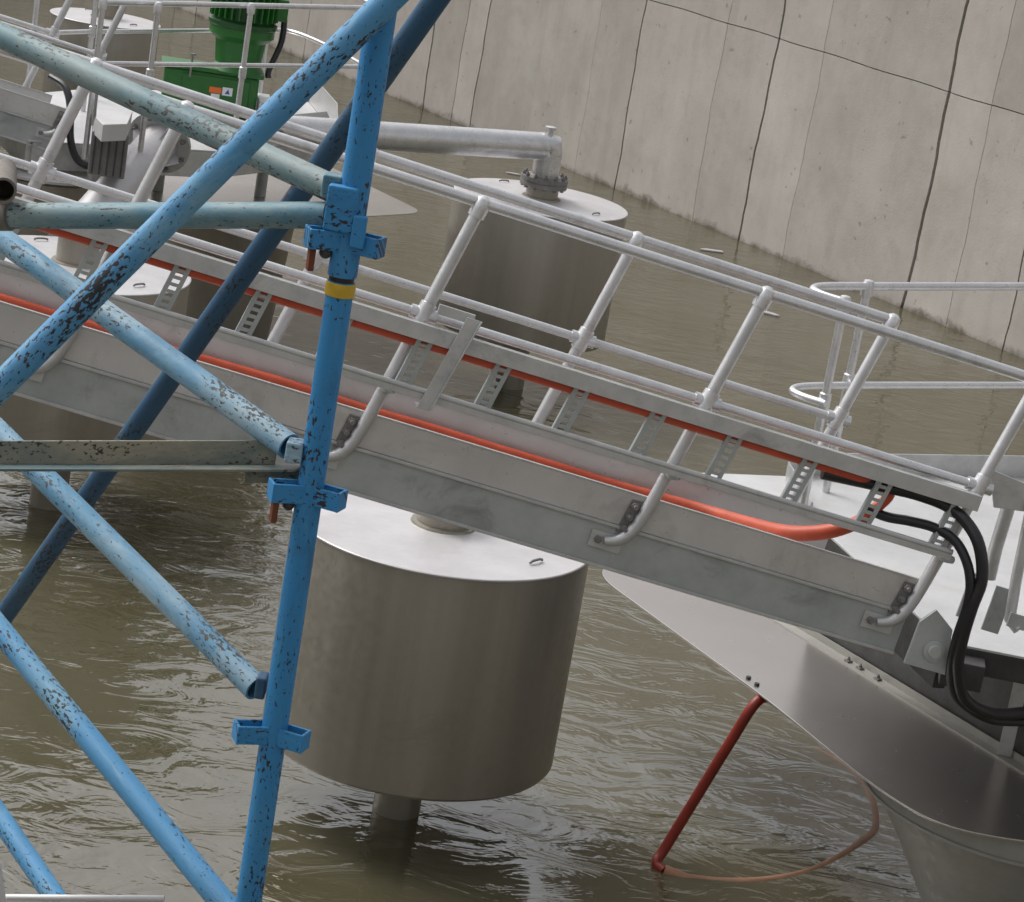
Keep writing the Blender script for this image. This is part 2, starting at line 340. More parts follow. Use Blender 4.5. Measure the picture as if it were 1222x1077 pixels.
def make_gangway():
    g = thing('gangway', G3(0, -1.28, .4), 'sloping aluminium gangway with pipe handrails carrying the cable ladder, behind the blue scaffold', 'gangway')
    for side, wf, sg in (('near', .024, 1), ('far', .872, -1)):
        se = S1 if side == 'near' else 3.3
        gi = gbox(MB(), S0, se, -1.27, -1.105, wf, wf+sg*.012).build('girder', 'galvanized', g, .002)
        gbox(MB(), S0, se, -1.283, -1.269, wf-sg*.012, wf+sg*.075).build('bottom_flange', 'galvanized_light', gi, .002)
        gbox(MB(), S0, se, -1.104, -1.09, wf-sg*.012, wf+sg*.075).build('top_flange', 'galvanized_light', gi, .002)
        kp = gbox(MB(), S0, se, -1.089, -.95, wf+sg*.0, wf+sg*.008).build('kick_plate', 'kick_steel', g, .001)
        gbox(MB(), S0, se, -.949, -.943, wf-sg*.002, wf+sg*.022).build('edge_fold', 'galvanized_light', kp)
    gbox(MB(), S0, 3.3, -1.088, -1.078, .034, .862).build('deck', 'galvanized_light', g)
    cm = gbox(MB(), -.03, .03, -1.26, -1.11, .04, .855); me = cm.mesh('cross_member', 'galvanized', wloc(g))
    for k in range(-3, 6):
        o = bpy.data.objects.new('cross_member', me); C.objects.link(o); o.parent = g; o.location = gd*(k*.6+.25)
    # rails
    for wv, off, ks, rlen in ((0, 0, (-1, 0, 1, 2, 3), 3*PITCHL), (GW_, SB, (-1, 0, 1, 2, 3), 3*PITCHL+SB)):
        for nm, h, r in (('top_rail', 0, .0235), ('mid_rail', -.5, .019)):
            b = MB(); st = S0
            b.tube([gO+gd*st+gq*h+gw*wv, gO+gd*(rlen+.012)+gq*h+gw*wv], r, 16); b.build(nm, 'aluminium', g)
        # one post, its fittings and foot shared by all of the side
        sgn = -1 if wv == 0 else 1
        base = gO+gw*wv
        fo = 0 if wv == 0 else .012
        P_ = [base+gq*.0, base-gq*.5, base-gq*.9, base-gq*1.04-gd*.004, base-gq*1.12-gd*.018, base-gq*1.165-gd*.05, base-gq*1.185-gd*.1]
        PR = smooth_path(P_, 5); pm = MB().tube(PR, [.0265 if i < 23 else .0265-.008*(i-22)/(len(PR)-23) for i in range(len(PR))], 16).mesh('handrail_post', 'aluminium_dull', wloc(g))
        tm = MB().lathe(base-gq*.012, [(.027, -.05), (.035, -.049), (.036, -.01), (.036, .008), (.03, .03), (.014, .042), (.001, .044)], 16, gq).mesh('rail_fitting', 'aluminium', wloc(g))
        mm = MB().lathe(base-gq*.5, [(.027, -.05), (.034, -.048), (.036, 0), (.034, .048), (.027, .05)], 16, gq)
        mm.tube([base-gq*.5-gd*.055, base-gq*.5+gd*.055], .028, 14); mm = mm.mesh('rail_fitting', 'aluminium', wloc(g))
        fm = MB().box(base-gq*1.187-gd*.09-gw*sgn*.018, gd, gn, gw, .068, .036, .005).mesh('foot_plate', 'galvanized_light', wloc(g))
        bo = base-gq*1.187-gd*.125-gw*sgn*.012
        bm_ = MB().lathe(bo, [(.017, 0), (.017, .012), (.01, .013), (.01, .026)], 6, gw*sgn, False).mesh('bolt', 'cast_steel', wloc(g))
        cl = MB().box(base-gq*1.06-gd*.05-gw*sgn*.018, gd, gq, gw, .022, .075, .005)
        for q in (-.05, 0, .05): cl.lathe(base-gq*(1.06+q)-gd*.052-gw*sgn*.012, [(.017, 0), (.017, .018), (.01, .019), (.01, .036)], 6, gw*sgn, False)
        clm = cl.mesh('bolted_clamp', 'cast_steel', wloc(g))
        for k in ks:
            o = bpy.data.objects.new('handrail_post', pm); C.objects.link(o); o.parent = g; o.location = gd*(k*PITCHL+off)
            for nm, me in (('rail_fitting', tm), ('rail_fitting', mm), ('foot_plate', fm), ('bolt', bm_), ('bolted_clamp', clm)):
                c = bpy.data.objects.new(nm, me); C.objects.link(c); c.parent = o
    return g
gang = make_gangway()

# cable ladder on the near handrail
lad = thing('cable_ladder', G3(0, -.81, -.1), 'slotted galvanized cable ladder with rungs hung along the gangway handrail', 'cable ladder')
LW0, LW1 = -.105, -.035
sr = gbox(MB(), S0, 3.56, -.585, -.52, LW0, LW0+.006); gbox(sr, S0, 3.56, -.526, -.52, LW0+.0065, LW1); sr.build('side_rail', 'galvanized_light', lad, .001)
sr = gbox(MB(), S0, 3.52, -.812, -.782, LW0, LW0+.006); sr.tube([G3(S0, -.778, LW0+.008), G3(3.52, -.778, LW0+.008)], .0125, 10); gbox(sr, S0, 3.52, -.786, -.78, LW0+.0065, LW1); sr.build('side_rail', 'galvanized_light', lad, .001)
ru = MB()
for sgn in (-1, 1): ru.box(G3(0, -.68, LW0+.034)+gd*sgn*.024, gd, gq, gw, .009, .098, .003)
for q in (-.075, -.045, -.015, .015, .045, .075): ru.box(G3(0, -.68, LW0+.034)+gq*q, gd, gq, gw, .0145, .007, .003)
for sgn in (-1, 1): ru.box(G3(0, -.68, LW0+.048)+gd*sgn*.031, gd, gq, gw, .002, .098, .014)
rm = ru.mesh('rung', 'galvanized', wloc(lad))
for k in range(-9, 8):
    o = bpy.data.objects.new('rung', rm); C.objects.link(o); o.parent = lad; o.location = gd*(1.145+.3325*k)
for k in (0, 1):
    s_ = 1.235-k*2*PITCHL
    hb = MB().prism([G3(s_-.03, -.84, LW0-.012), G3(s_+.02, -.84, LW0-.012), G3(s_+.105, -.44, LW0-.012), G3(s_+.05, -.44, LW0-.012)], gw*-.006)
    hb.box(G3(s_+.01, -.447, LW0+.03), gd, gn, gw, .075, .02, .012); hb.prism([G3(s_-.035, -.845, LW0-.018), G3(s_+.02, -.845, LW0-.018), G3(s_+.02, -.84, LW0+.06), G3(s_-.035, -.84, LW0+.06)], gn*.006)
    hb.prism([G3(s_+.02, -.84, LW0-.019), G3(s_+.026, -.84, LW0-.019), G3(s_+.111, -.44, LW0-.019), G3(s_+.105, -.44, LW0-.019)], gw*-.02)
    hb.build('hanger_bracket', 'galvanized_light', lad, .001)
for k in (-1, 0, 1, 2, 3):
    b = MB().tube(smooth_path([G3(0, 0, 0)+gd*k*PITCHL-gq*.83+gw*-.005, G3(0, 0, 0)+gd*(k*PITCHL)-gq*.83+gw*-.06, G3(0, 0, 0)+gd*(k*PITCHL+.02)-gq*.82+gw*-.1], 3), .016, 10)
    b.build('support_stub', 'galvanized', lad)

# cables
pts = [G3(s_, -.6, -.045) for s_ in np.linspace(S0, 3.0, 14)] + [G3(3.1, -.605, -.03), gpx(1062, 588, 0), gpx(1046, 606, .02), gpx(1022, 624, .05), gpx(985, 635, .1), gpx(940, 636, .2), gpx(890, 624, .45), gpx(840, 609, .7)] + \
      [G3(s_, -1.053+random.uniform(-.004, .004), .8) for s_ in np.linspace(2.3, S0, 16)]
rs = [.021]*14+[.021]; n_s = 6
path = smooth_path(pts, n_s)
rad = []
for i in range(len(path)):
    k = i/n_s; rad.append(.021 if k < 15 else (.021+.012*min(1, (k-15)/3) if k < 19 else .033-.009*min(1, (k-19)/3)))
b = MB().tube(path, rad, 12); o = b.build('electric_cable', 'orange_rubber', None, origin=tuple(path[0]))
tag(o, 'thick orange cable running in the cable ladder and looping back along the gangway kick plate', 'cable')
hose1 = smooth_path([G3(2.9, -.63, -.03), gpx(1065, 583, -.03), gpx(1100, 592, -.03), gpx(1130, 604, -.04), gpx(1152, 622, -.1), gpx(1168, 650, -.16), gpx(1172, 690, -.18), gpx(1160, 725, -.18), gpx(1148, 765, -.16), gpx(1143, 800, -.12), gpx(1152, 835, -.02), gpx(1185, 852, .12), gpx(1230, 850, .25)], 6)
o = MB().tube(hose1, .026, 12).build('black_hose', 'black_rubber', None, origin=tuple(hose1[0])); tag(o, 'outer thick black hose bending down from the upper end of the cable ladder', 'hose')
hose2 = smooth_path([gpx(1030, 606, .03), gpx(1058, 617, .0), gpx(1085, 622, -.03), gpx(1115, 630, -.05), gpx(1140, 646, -.1), gpx(1154, 672, -.15), gpx(1158, 700, -.17), gpx(1153, 728, -.165), gpx(1141, 765, -.15), gpx(1135, 800, -.1), gpx(1142, 832, -.01), gpx(1180, 858, .14), gpx(1230, 862, .28)], 6)
o = MB().tube(hose2, .021, 12).build('black_hose', 'black_rubber', None, origin=tuple(hose2[0])); tag(o, 'inner thinner black hose bending down from the lower rail of the cable ladder', 'hose')

# ------------------------------------------------------------------ float drums
DR, DZB, DZT = .75, .5114, 1.6755
def make_drum(pos, label, scale=1.0, zt=DZT, fl=True):
    g = thing('float_drum', (pos[0], pos[1], 0), label, 'float', 'drum floats standing on stems in the water')
    c = Vector((pos[0], pos[1], 0)); r = DR*scale; zb = zt-1.164*scale
    MB().lathe(c, [(r-.05, zb), (r-.012, zb+.006), (r, zb+.022), (r, zt-.02), (r-.004, zt-.012)], 96).build('shell', 'stainless', g)
    ld = MB().lathe(c, [(r+.004, zt-.0115), (r+.006, zt-.004), (r+.002, zt), (.16, zt+.012)], 96).build('lid', 'lid_steel', g)
    for a in (-.62, 2.2):
        q = c+Vector((math.cos(a), math.sin(a), 0))*(r-.16)+Z*(zt+.012); t_ = Vector((-math.sin(a), math.cos(a), 0))
        MB().tube(smooth_path([q-t_*.05, q-t_*.03+Z*.008, q+t_*.03+Z*.008, q+t_*.05], 4), .007, 8).build('lifting_lug', 'cast_steel', ld)
    MB().lathe(c, [(.125, -1.55), (.125, zb-.001)], 32).build('stem', 'stainless', g)
    nk = MB().lathe(c, [(.17, zt+.01), (.165, zt+.022), (.14, zt+.024), (.138, zt+.2)], 32).build('neck', 'stainless', g)
    if fl:
        f = MB().lathe(c, [(.205, zt+.115), (.205, zt+.15), (.2, zt+.152), (.2, zt+.157), (.205, zt+.159), (.205, zt+.195), (.12, zt+.197)], 36).build('flange', 'cast_steel', g)
        for k in range(12):
            a = 2*math.pi*k/12+.1
            MB().lathe(c+Vector((math.cos(a)*.178, math.sin(a)*.178, zt+.095)), [(.018, 0), (.018, .02), (.01, .0205), (.01, .1), (.018, .101), (.018, .122), (.009, .1225), (.009, .135)], 6, (0, 0, 1), False).build('bolt', 'cast_steel', f)
    return g
D1 = make_drum((-.2767*1.022, 12.1683*1.022), 'large steel drum float with white lid right below the gangway girder', 1.022, CAM_H-1.022*(CAM_H-DZT), fl=False)
D2 = make_drum((-.12, 21.6814), 'steel drum float with bolted flange at the end of the silver pipe arm')
D3 = make_drum((-3.03, 16.4), 'steel drum float whose white lid shows between scaffold braces and gangway', fl=False)
q4 = onz(126, 22, DZT); D4 = make_drum((q4.x, q4.y), 'far steel drum float behind the handrails of the green pump platform', .8, fl=False)
# pipe arm bolted to the far drum
a0 = Vector((-.12, 21.68, DZT+.198)); a1 = Vector((-.12, 21.68, 2.13)); far = onz(430, 161, 2.13); ad = (far-a1).normalized()
arm = thing('pipe_arm', a0, 'silver mitred pipe arm reaching over the water to the flanged drum float', 'pipe')
MB().tube([a0, a1-Z*.06], .118, 28).build('riser', 'aluminium', arm)
MB().tube([a1-Z*.06, a1+(ad+Z)*.01, a1+ad*.06], .121, 28).build('elbow', 'aluminium', arm)
MB().tube([a1+ad*.06, a1+ad*2.6], .118, 28).build('pipe', 'aluminium', arm)
MB().tube([a1-Z*.01+ad*.02+Z*.1, a1+ad*.02+Z*.145], .028, 14).lathe(a1+ad*.02+Z*.145, [(.05, 0), (.05, .025), (.03, .03)], 16).build('plug', 'aluminium', arm)

# ------------------------------------------------------------------ pontoons and platforms
def loft(levels):
    b = MB(); n = len(levels[0])
    for lv in levels: b.v += [Vector(p) for p in lv]
    for i in range(len(levels)-1):
        for k in range(n): b.face((i*n+k, i*n+(k+1) % n, (i+1)*n+(k+1) % n, (i+1)*n+k))
    b.face(range(n)); b.face(range((len(levels)-1)*n, len(levels)*n)); return b
def inset(poly, f, z):
    c = sum(poly, Vector())/len(poly); return [Vector((c.x+(p.x-c.x)*f, c.y+(p.y-c.y)*f, z)) for p in poly]
def roundpoly(pts, n=7, r=.35):
    out = []
    for i, p in enumerate(pts):
        a, c = pts[i-1], pts[(i+1) % len(pts)]; la, lc = (a-p).length, (c-p).length; ra, rc = min(r, la*.45), min(r, lc*.45)
        A, Cc = p+(a-p).normalized()*ra, p+(c-p).normalized()*rc
        for k in range(n+1):
            t = k/n; out.append(A*(1-t)**2+p*2*t*(1-t)+Cc*t*t)
    return out
P2Z = 1.0
left_e = [onz(715, 690, P2Z), onz(1030, 950, P2Z)]
out2 = roundpoly([onz(704, 680, P2Z), onz(915, 834, P2Z), onz(1045, 940, P2Z), onz(1120, 985, P2Z), onz(1222, 1005, P2Z), Vector((3.3, 11.2, P2Z)), Vector((3.7, 12.2, P2Z)), Vector((2.2, 15.0, P2Z)), Vector((1.0, 14.7, P2Z))], 8, .28)
pont = thing('pontoon', (2.2, 12.8, 0), 'long steel pontoon with shiny flat deck and rounded nose under the gangway landing', 'pontoon')
loft([inset(out2, 1.0, P2Z-.012), inset(out2, 1.0, P2Z)]).build('deck_plate', 'pontoon_plate', pont, .003)
hc = Vector((2.78, 11.88, 0)); hr = .8
MB().lathe(hc, [(hr-.02, P2Z-.15), (hr, P2Z-.145), (hr, P2Z-.13), (hr-.012, P2Z-.128), (hr-.012, P2Z-.0125)], 72).build('rim', 'hull_grey', pont)
MB().lathe(hc, [(.12, -1.5), (.2, -.3), (.34, .2), (.56, .58), (.74, P2Z-.151)], 72).build('hull', 'hull_grey', pont)
A, B = onz(955, 757, P2Z), onz(1240, 931, P2Z); u = (B-A).normalized(); sdv = Vector((-u.y, u.x, 0))
an = MB().box((A+B)/2+Z*.004, u, sdv, Z, (B-A).length/2+.3, .035, .004); an.box((A+B)/2+Z*.026+sdv*.038, u, sdv, Z, (B-A).length/2+.3, .003, .02)
ai = an.build('edge_angle', 'hull_grey', pont)
for k in range(3):
    q = A+u*(.42+.1*k+.05*(k==2))
    MB().box(q+Z*.014, u, sdv, Z, .018, .016, .005).lathe(q+Z*.02, [(.01, 0), (.01, .01), (.006, .011), (.006, .018)], 6, (0, 0, 1), False).build('bolted_clip', 'cast_steel', ai)
hb = onz(1195, 903, P2Z)
for i in range(2):
    q = onz(893+i*10, 810+i*8, P2Z); MB().lathe(q, [(.014, 0), (.014, .012)], 8).build('bolt', 'dark_steel', pont)

# platform at the gangway landing
PZ = 2.05
plat = thing('floating_platform', (2.6, 11.6, 0), 'pale steel platform where the gangway lands, above the shiny pontoon', 'platform')
poly = [Vector((2.0, 10.55, PZ)), Vector((5.2, 10.3, PZ)), Vector((5.2, 15.0, PZ)), Vector((2.9, 13.65, PZ)), Vector((1.42, 12.8, PZ)), Vector((1.5, 12.1, PZ))]
MB().prism(poly, (0, 0, .012)).build('deck_plate', 'deck_sheet', plat, .002)
for i, (h0, h1) in enumerate([(.0, .22)]*6):
    a, b_ = poly[i], poly[(i+1) % 6]; u_ = (b_-a).normalized(); nrm = Vector((u_.y, -u_.x, 0))
    hh = .055 if i == 0 else .11
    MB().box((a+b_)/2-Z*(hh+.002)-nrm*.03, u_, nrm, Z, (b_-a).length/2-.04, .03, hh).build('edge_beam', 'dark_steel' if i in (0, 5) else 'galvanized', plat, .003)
a, b_ = poly[4], poly[3]; u_ = (b_-a).normalized()
MB().box((a+b_)/2+Z*.075, u_, Vector((-u_.y, u_.x, 0)), Z, (b_-a).length/2, .004, .06).build('toe_board', 'galvanized_light', plat)
a, b_ = poly[5], poly[4]; u_ = (b_-a).normalized()
MB().box((a+b_)/2+Z*.05, u_, Vector((-u_.y, u_.x, 0)), Z, (b_-a).length/2-.01, .004, .036).build('toe_board', 'galvanized_light', plat)
tipp = [onz(812, 566, PZ-.02), onz(918, 600, PZ-.02), onz(960, 600, PZ-.02), onz(960, 572, PZ-.02)]
MB().prism([Vector((p.x, p.y, PZ-.02)) for p in tipp], (0, 0, .012)).build('landing_plate', 'deck_sheet', plat)
lug = [gpx(1079, 792, -.09), gpx(1098, 742, -.09), gpx(1118, 728, -.09), gpx(1137, 752, -.09), gpx(1128, 806, -.09)]
lg = MB().prism(lug, gw*.02).build('hinge_lug', 'galvanized', plat, .002)
lc = gpx(1114, 777, -.092); MB().lathe(lc, [(.045, 0), (.045, .012), (.028, .014), (.026, .03), (.001, .031)], 20, -gw).build('hinge_pin', 'galvanized', lg)
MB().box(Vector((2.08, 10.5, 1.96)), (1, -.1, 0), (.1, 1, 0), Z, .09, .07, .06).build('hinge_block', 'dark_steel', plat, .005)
for x_, y_ in ((1160, 712), (1190, 728)):
    q = gpx(x_, y_, .1); MB().box(q, gd, gn, gw, .04, .1, .006).build('bracket_plate', 'galvanized', plat, .003)
pt = hb+Z*.01; tp = Vector((pt.x+.02, pt.y-.02, PZ-.1))
MB().box((pt+tp)/2, (1, -.3, 0), (.3, 1, 0), Z, .034, .006, (tp-pt).length/2).build('support_leg', 'galvanized_light', plat, .002)
for x_, y_ in ((3.2, 11.6), (2.4, 13.2)):
    MB().tube([Vector((x_, y_, P2Z+.002)), Vector((x_, y_, PZ-.01))], .05, 14).build('support_leg', 'galvanized', plat)
o_ = -sdv if sdv.dot(Vector((1, 1, 0))) < 0 else sdv
MB().prism([A+o_*.05+Z*.002, B+u*.8+o_*.05+Z*.002, B+u*.8+o_*1.2+Z*.002, A+o_*1.2+Z*.002], Z*.95).build('underside_shade_box', 'dark_steel', plat, .02)  # dark box added to stand for the shade under the platform

def handrail(name, loc, label, runs, posts, m='aluminium', r=.0215):
    g = thing(name, loc, label, 'handrail')
    for nm, pts_, sm in runs:
        MB().tube(smooth_path(pts_, 6) if sm else pts_, r if nm == 'top_rail' else r*.85, 14).build(nm, m, g)
    for b_, t_, mids in posts:
        po = MB().tube([b_, t_], r, 14).build('post', m, g)
        MB().lathe(t_, [(r*1.05, -.05), (r*1.45, -.048), (r*1.5, .005), (r*1.1, .03), (.002, .036)], 14, (t_-b_)).build('rail_fitting', m, po)
        for q in mids: MB().lathe(q, [(r*1.05, -.045), (r*1.4, -.04), (r*1.45, 0), (r*1.4, .04), (r*1.05, .045)], 14, (t_-b_)).build('rail_fitting', m, po)
    return g
T0 = [onz(1230, 342, 3.15), onz(1060, 342, 3.15), onz(990, 342, 3.15), onz(971, 345, 3.15), onz(980, 352, 3.15), onz(1008, 361, 3.15)]
T1 = [onz(1230, 460, 2.65), onz(1040, 460, 2.65), onz(965, 461, 2.65), onz(946, 465, 2.65), onz(955, 472, 2.65), onz(985, 482, 2.65)]
rx = T0[0]+(T0[0]-T0[1]).normalized()*2; rx2 = T1[0]+(T1[0]-T1[1]).normalized()*2
pA = onz(1036, 342, 3.15); pB = T0[-1]
handrail('platform_handrail', (1.6, 12.5, PZ), 'silver pipe handrail with hairpin ends on the far edge of the gangway landing platform', [('top_rail', [rx]+T0, True), ('mid_rail', [rx2]+T1, True)],
         [(Vector((pA.x, pA.y, PZ+.01)), pA, [Vector((pA.x, pA.y, 2.65))]), (Vector((pB.x, pB.y, PZ+.01)), pB, [Vector((pB.x, pB.y, 2.65))])])

# landing end post of the near handrail and its stub parts (right edge)
ep = thing('end_post', gpx(1200, 760, .05), 'leaning tube post with clamp plate at the foot of the gangway beside the black hoses', 'post')
MB().tube([gpx(1232, 600, .0), gpx(1213, 690, .0), gpx(1205, 740, -.02), gpx(1215, 752, -.05)], .024, 14).build('tube', 'galvanized_light', ep)
MB().tube([gpx(1208, 590, .1), gpx(1188, 655, .12), gpx(1180, 690, .14)], .03, 14).build('tube', 'galvanized_light', ep)
MB().prism([gpx(1182, 560, .02), gpx(1230, 580, .02), gpx(1230, 612, .02), gpx(1186, 606, .02)], gw*.012).build('clamp_plate', 'galvanized_light', ep, .002)
MB().box(gpx(1214, 742, -.06), gd, gn, gw, .04, .03, .005).build('foot_plate', 'galvanized', ep)

# ------------------------------------------------------------------ far pump platform (left)
gang2 = clone(gang); tgt = ony(66, 184, 18.6); gang2.location = gang.location + (tgt - G3(S1, -1.28, -.05))
tag(gang2, 'second grey gangway ending at the green pump platform beside the big flanged pipe', 'gangway')
QZ = 2.0
plat1 = thing('floating_platform', (-2.9, 20.3, 0), 'pale steel platform carrying the green gear motor, behind the scaffold', 'platform')
pp = [onz(60, 186, QZ), onz(285, 168, QZ), onz(400, 162, QZ), onz(330, 100, QZ), onz(150, 108, QZ), onz(40, 120, QZ)]
pp = [Vector((-3.9, 18.6, QZ)), Vector((-2.6, 19.5, QZ)), Vector((-1.85, 21.0, QZ)), Vector((-2.3, 22.6, QZ)), Vector((-3.9, 21.6, QZ)), Vector((-4.6, 20.0, QZ))]
MB().prism(pp, (0, 0, .012)).build('deck_plate', 'deck_sheet', plat1, .002)
for i in range(6):
    a, b_ = pp[i], pp[(i+1) % 6]; u_ = (b_-a).normalized(); nrm = Vector((u_.y, -u_.x, 0))
    MB().box((a+b_)/2-Z*.102-nrm*.03, u_, nrm, Z, (b_-a).length/2-.04, .03, .1).build('edge_beam', 'galvanized_light', plat1, .003)
for i in (1, 2):
    a, b_ = pp[i], pp[(i+1) % 6]; u_ = (b_-a).normalized(); nrm = Vector((u_.y, -u_.x, 0))
    MB().prism([a+Z*.014, b_+Z*.014, b_+Z*.25-u_*.25, a+Z*.25+u_*.3], nrm*.006).build('side_plate', 'deck_sheet', plat1, .002)
def px1(x, y, Y=20.5): return ony(x, y, Y)
# pontoon wing
PZ1 = 1.3
o1 = roundpoly([onz(507, 254, PZ1), onz(240, 268, PZ1), onz(120, 240, PZ1), onz(230, 140, PZ1), onz(330, 168, PZ1)], 8, .22)
pn1 = thing('pontoon', (-2.2, 21.5, 0), 'flat pale pontoon with pointed tip reaching out below the green pump platform', 'pontoon')
loft([inset(o1, 1.0, PZ1-.012), inset(o1, 1.0, PZ1)]).build('deck_plate', 'pontoon_plate', pn1, .003)
MB().lathe(Vector((-2.75, 21.6, 0)), [(.35, -1.5), (.5, .2), (.6, PZ1-.0125)], 48).build('hull', 'stainless', pn1)
for x_, y_ in ((-2.9, 20.6), (-2.5, 21.6), (-3.3, 21.1)):
    MB().tube([Vector((x_, y_, PZ1+.002)), Vector((x_, y_, QZ-.01))], .05, 12).build('support_leg', 'galvanized', plat1)
# handrails of that platform
n0, n1 = onz(123, 3, 3.15), onz(440, 10, 3.15); m0, m1 = onz(118, 76, 2.65), onz(436, 80, 2.65)
f_mid = [onz(40, 40, 2.65), onz(110, 38, 2.65), onz(230, 37, 2.65), onz(320, 36, 2.65), onz(352, 39, 2.65), onz(395, 57, 2.65), onz(435, 79, 2.65)]
f_top = [Vector((p.x, p.y, 3.15)) for p in f_mid]
pst = []
for x_ in (189, 300): q = onz(x_, 8 if x_ < 250 else 9, 3.15); pst.append((Vector((q.x, q.y, QZ+.01)), q, [Vector((q.x, q.y, 2.65))]))
q = n0; pst.append((Vector((q.x, q.y, QZ+.01)), Vector(q), [Vector((q.x, q.y, 2.65))])); pst.append((Vector((m1.x, m1.y, QZ+.01)), Vector((m1.x, m1.y, 3.15)), [Vector((m1.x, m1.y, 2.65))]))
for p in (f_mid[0], f_mid[1], f_mid[3]): pst.append((Vector((p.x, p.y, QZ+.01)), Vector((p.x, p.y, 3.15)), [Vector((p.x, p.y, 2.65))]))
handrail('platform_handrail', (-2.6, 20, QZ), 'silver pipe handrail with rounded corners enclosing the green gear motor', [('top_rail', [n0, n1], False), ('mid_rail', [m0, m1], False), ('mid_rail', f_mid, True), ('top_rail', f_top, True)], pst)

# green gear motor
gc = ony(268, 128, 21.2); gc = Vector((gc.x, gc.y, QZ+.013))
sc1 = 3056/20.9   # pixels per metre there
gm = thing('gear_motor', gc, 'green vertical electric motor on a green gearbox inside the platform handrail', 'motor')
ux, uy = Vector((.985, .17, 0)), Vector((-.17, .985, 0))
bw = .40
gc = gc-ux*.04
MB().box(gc+Z*.175-ux*.1, ux, uy, Z, bw*.98, .15, .175).build('gearbox', 'green_paint', gm, .02)
MB().box(gc+Z*.185-ux*.06-uy*.153, ux, uy, Z, bw*.7, .006, .135).build('inspection_cover', 'green_paint', gm, .01)
MB().box(gc+Z*.37-ux*.1, ux, uy, Z, bw*1.06, .17, .018).build('gearbox_flange', 'green_paint', gm, .006)
MB().box(gc+Z*.215-ux*.06-uy*.161, ux, uy, Z, .05, .002, .024).build('rating_label', 'orange_label', gm)
MB().box(gc+Z*.215+ux*.04-uy*.161, ux, uy, Z, .042, .002, .034).build('warning_label', 'white_label', gm)
MB().prism([gc+Z*.195+ux*.02-uy*.1635, gc+Z*.195+ux*.06-uy*.1635, gc+Z*.238+ux*.045-uy*.1635], uy*-.001).build('warning_sign', 'blue_label', gm)
MB().box(gc+Z*.168-ux*.055-uy*.161, ux, uy, Z, .036, .002, .016).build('rating_label', 'white_label', gm)
mc = gc+ux*.1+Z*.08
MB().lathe(mc, [(.23, .3), (.19, .36), (.21, .55), (.27, .6), (.27, .66)], 32).build('lantern', 'green_paint', gm)
MB().lathe(mc, [(.27, .661), (.285, .68), (.285, .71), (.24, .73), (.24, 1.25)], 40).build('motor_body', 'green_dark', gm)
for k in range(28):
    a = 2*math.pi*k/28; e = Vector((math.cos(a), math.sin(a), 0))
    MB().box(mc+e*.262+Z*.98, e, Vector((-e.y, e.x, 0)), Z, .022, .006, .24).build('cooling_fin', 'green_paint', gm)
MB().lathe(mc, [(.29, 1.251), (.29, 1.32), (.25, 1.4), (.1, 1.42)], 32).build('fan_cowl', 'green_paint', gm)
MB().box(mc+ux*.30+Z*.85, ux, uy, Z, .05, .1, .09).build('terminal_box', 'green_paint', gm, .01)
cdt = MB().tube(smooth_path([mc+ux*.33+Z*.78-uy*.05, mc+ux*.33+Z*.6-uy*.08, mc+ux*.26+Z*.36-uy*.1, mc+ux*.26+Z*.29-uy*.1], 5), .025, 10).build('conduit', 'black_rubber', gm)
MB().tube([gc-ux*.28+Z*.3-uy*.2, gc-ux*.28+Z*.48-uy*.2], .009, 8).lathe(gc-ux*.28+Z*.48-uy*.2, [(.025, 0), (.025, .015)], 12).build('breather', 'cast_steel', gm)
MB().box(gc+Z*.09+ux*.36, ux, uy, Z, .055, .26, .09).build('mounting_bracket', 'galvanized_light', gm, .01)

# big flanged discharge pipe
fa, fb = ony(183, 178, 18.9), ony(135, 232, 18.2); fd = (fb-fa).normalized()
dp = thing('discharge_pipe', fa, 'big light-grey pipe with ribbed flange sloping down in front of the pump platform', 'pipe')
MB().tube([fa-fd*.1, fa+fd*1.6], .15, 32).build('pipe', 'lid_steel', dp)
fl = MB().lathe(fa-fd*.13, [(.25, 0), (.25, .03)], 36, fd).build('flange', 'galvanized_light', dp)
ax = fd.orthogonal().normalized(); ay = fd.cross(ax)
for k in range(8):
    a = 2*math.pi*k/8+.3; e = ax*math.cos(a)+ay*math.sin(a)
    MB().lathe(fa-fd*.1+e*.21, [(.022, 0), (.022, .02), (.012, .021), (.012, .045)], 6, fd, False).build('bolt', 'cast_steel', fl)
    if k % 2 == 0: MB().prism([fa-fd*.1+e*.14, fa-fd*.1+e*.23, fa+fd*.1+e*.14], ay*.008).build('rib', 'lid_steel', dp)
vb = thing('steel_tank', ony(70, 205, 18.5), 'pale cylindrical steel tank under the second gangway beside the flanged pipe', 'tank')
vq = ony(55, 225, 18.9); vq = Vector((vq.x, vq.y, 0))
MB().lathe(vq, [(.4, 1.31), (.42, 1.33), (.42, 1.72), (.4, 1.74)], 48).build('shell', 'stainless', vb)
MB().lathe(vq, [(.44, 1.741), (.44, 1.76), (.1, 1.77)], 48).build('lid', 'lid_steel', vb)
for k_, (xx, yy) in enumerate(((222, 168), (255, 178))):
    q = ony(xx, yy, 20.2); MB().box(q, ux, uy, Z, .16, .1, .09).build('equipment_case', 'galvanized_light', plat1, .012)
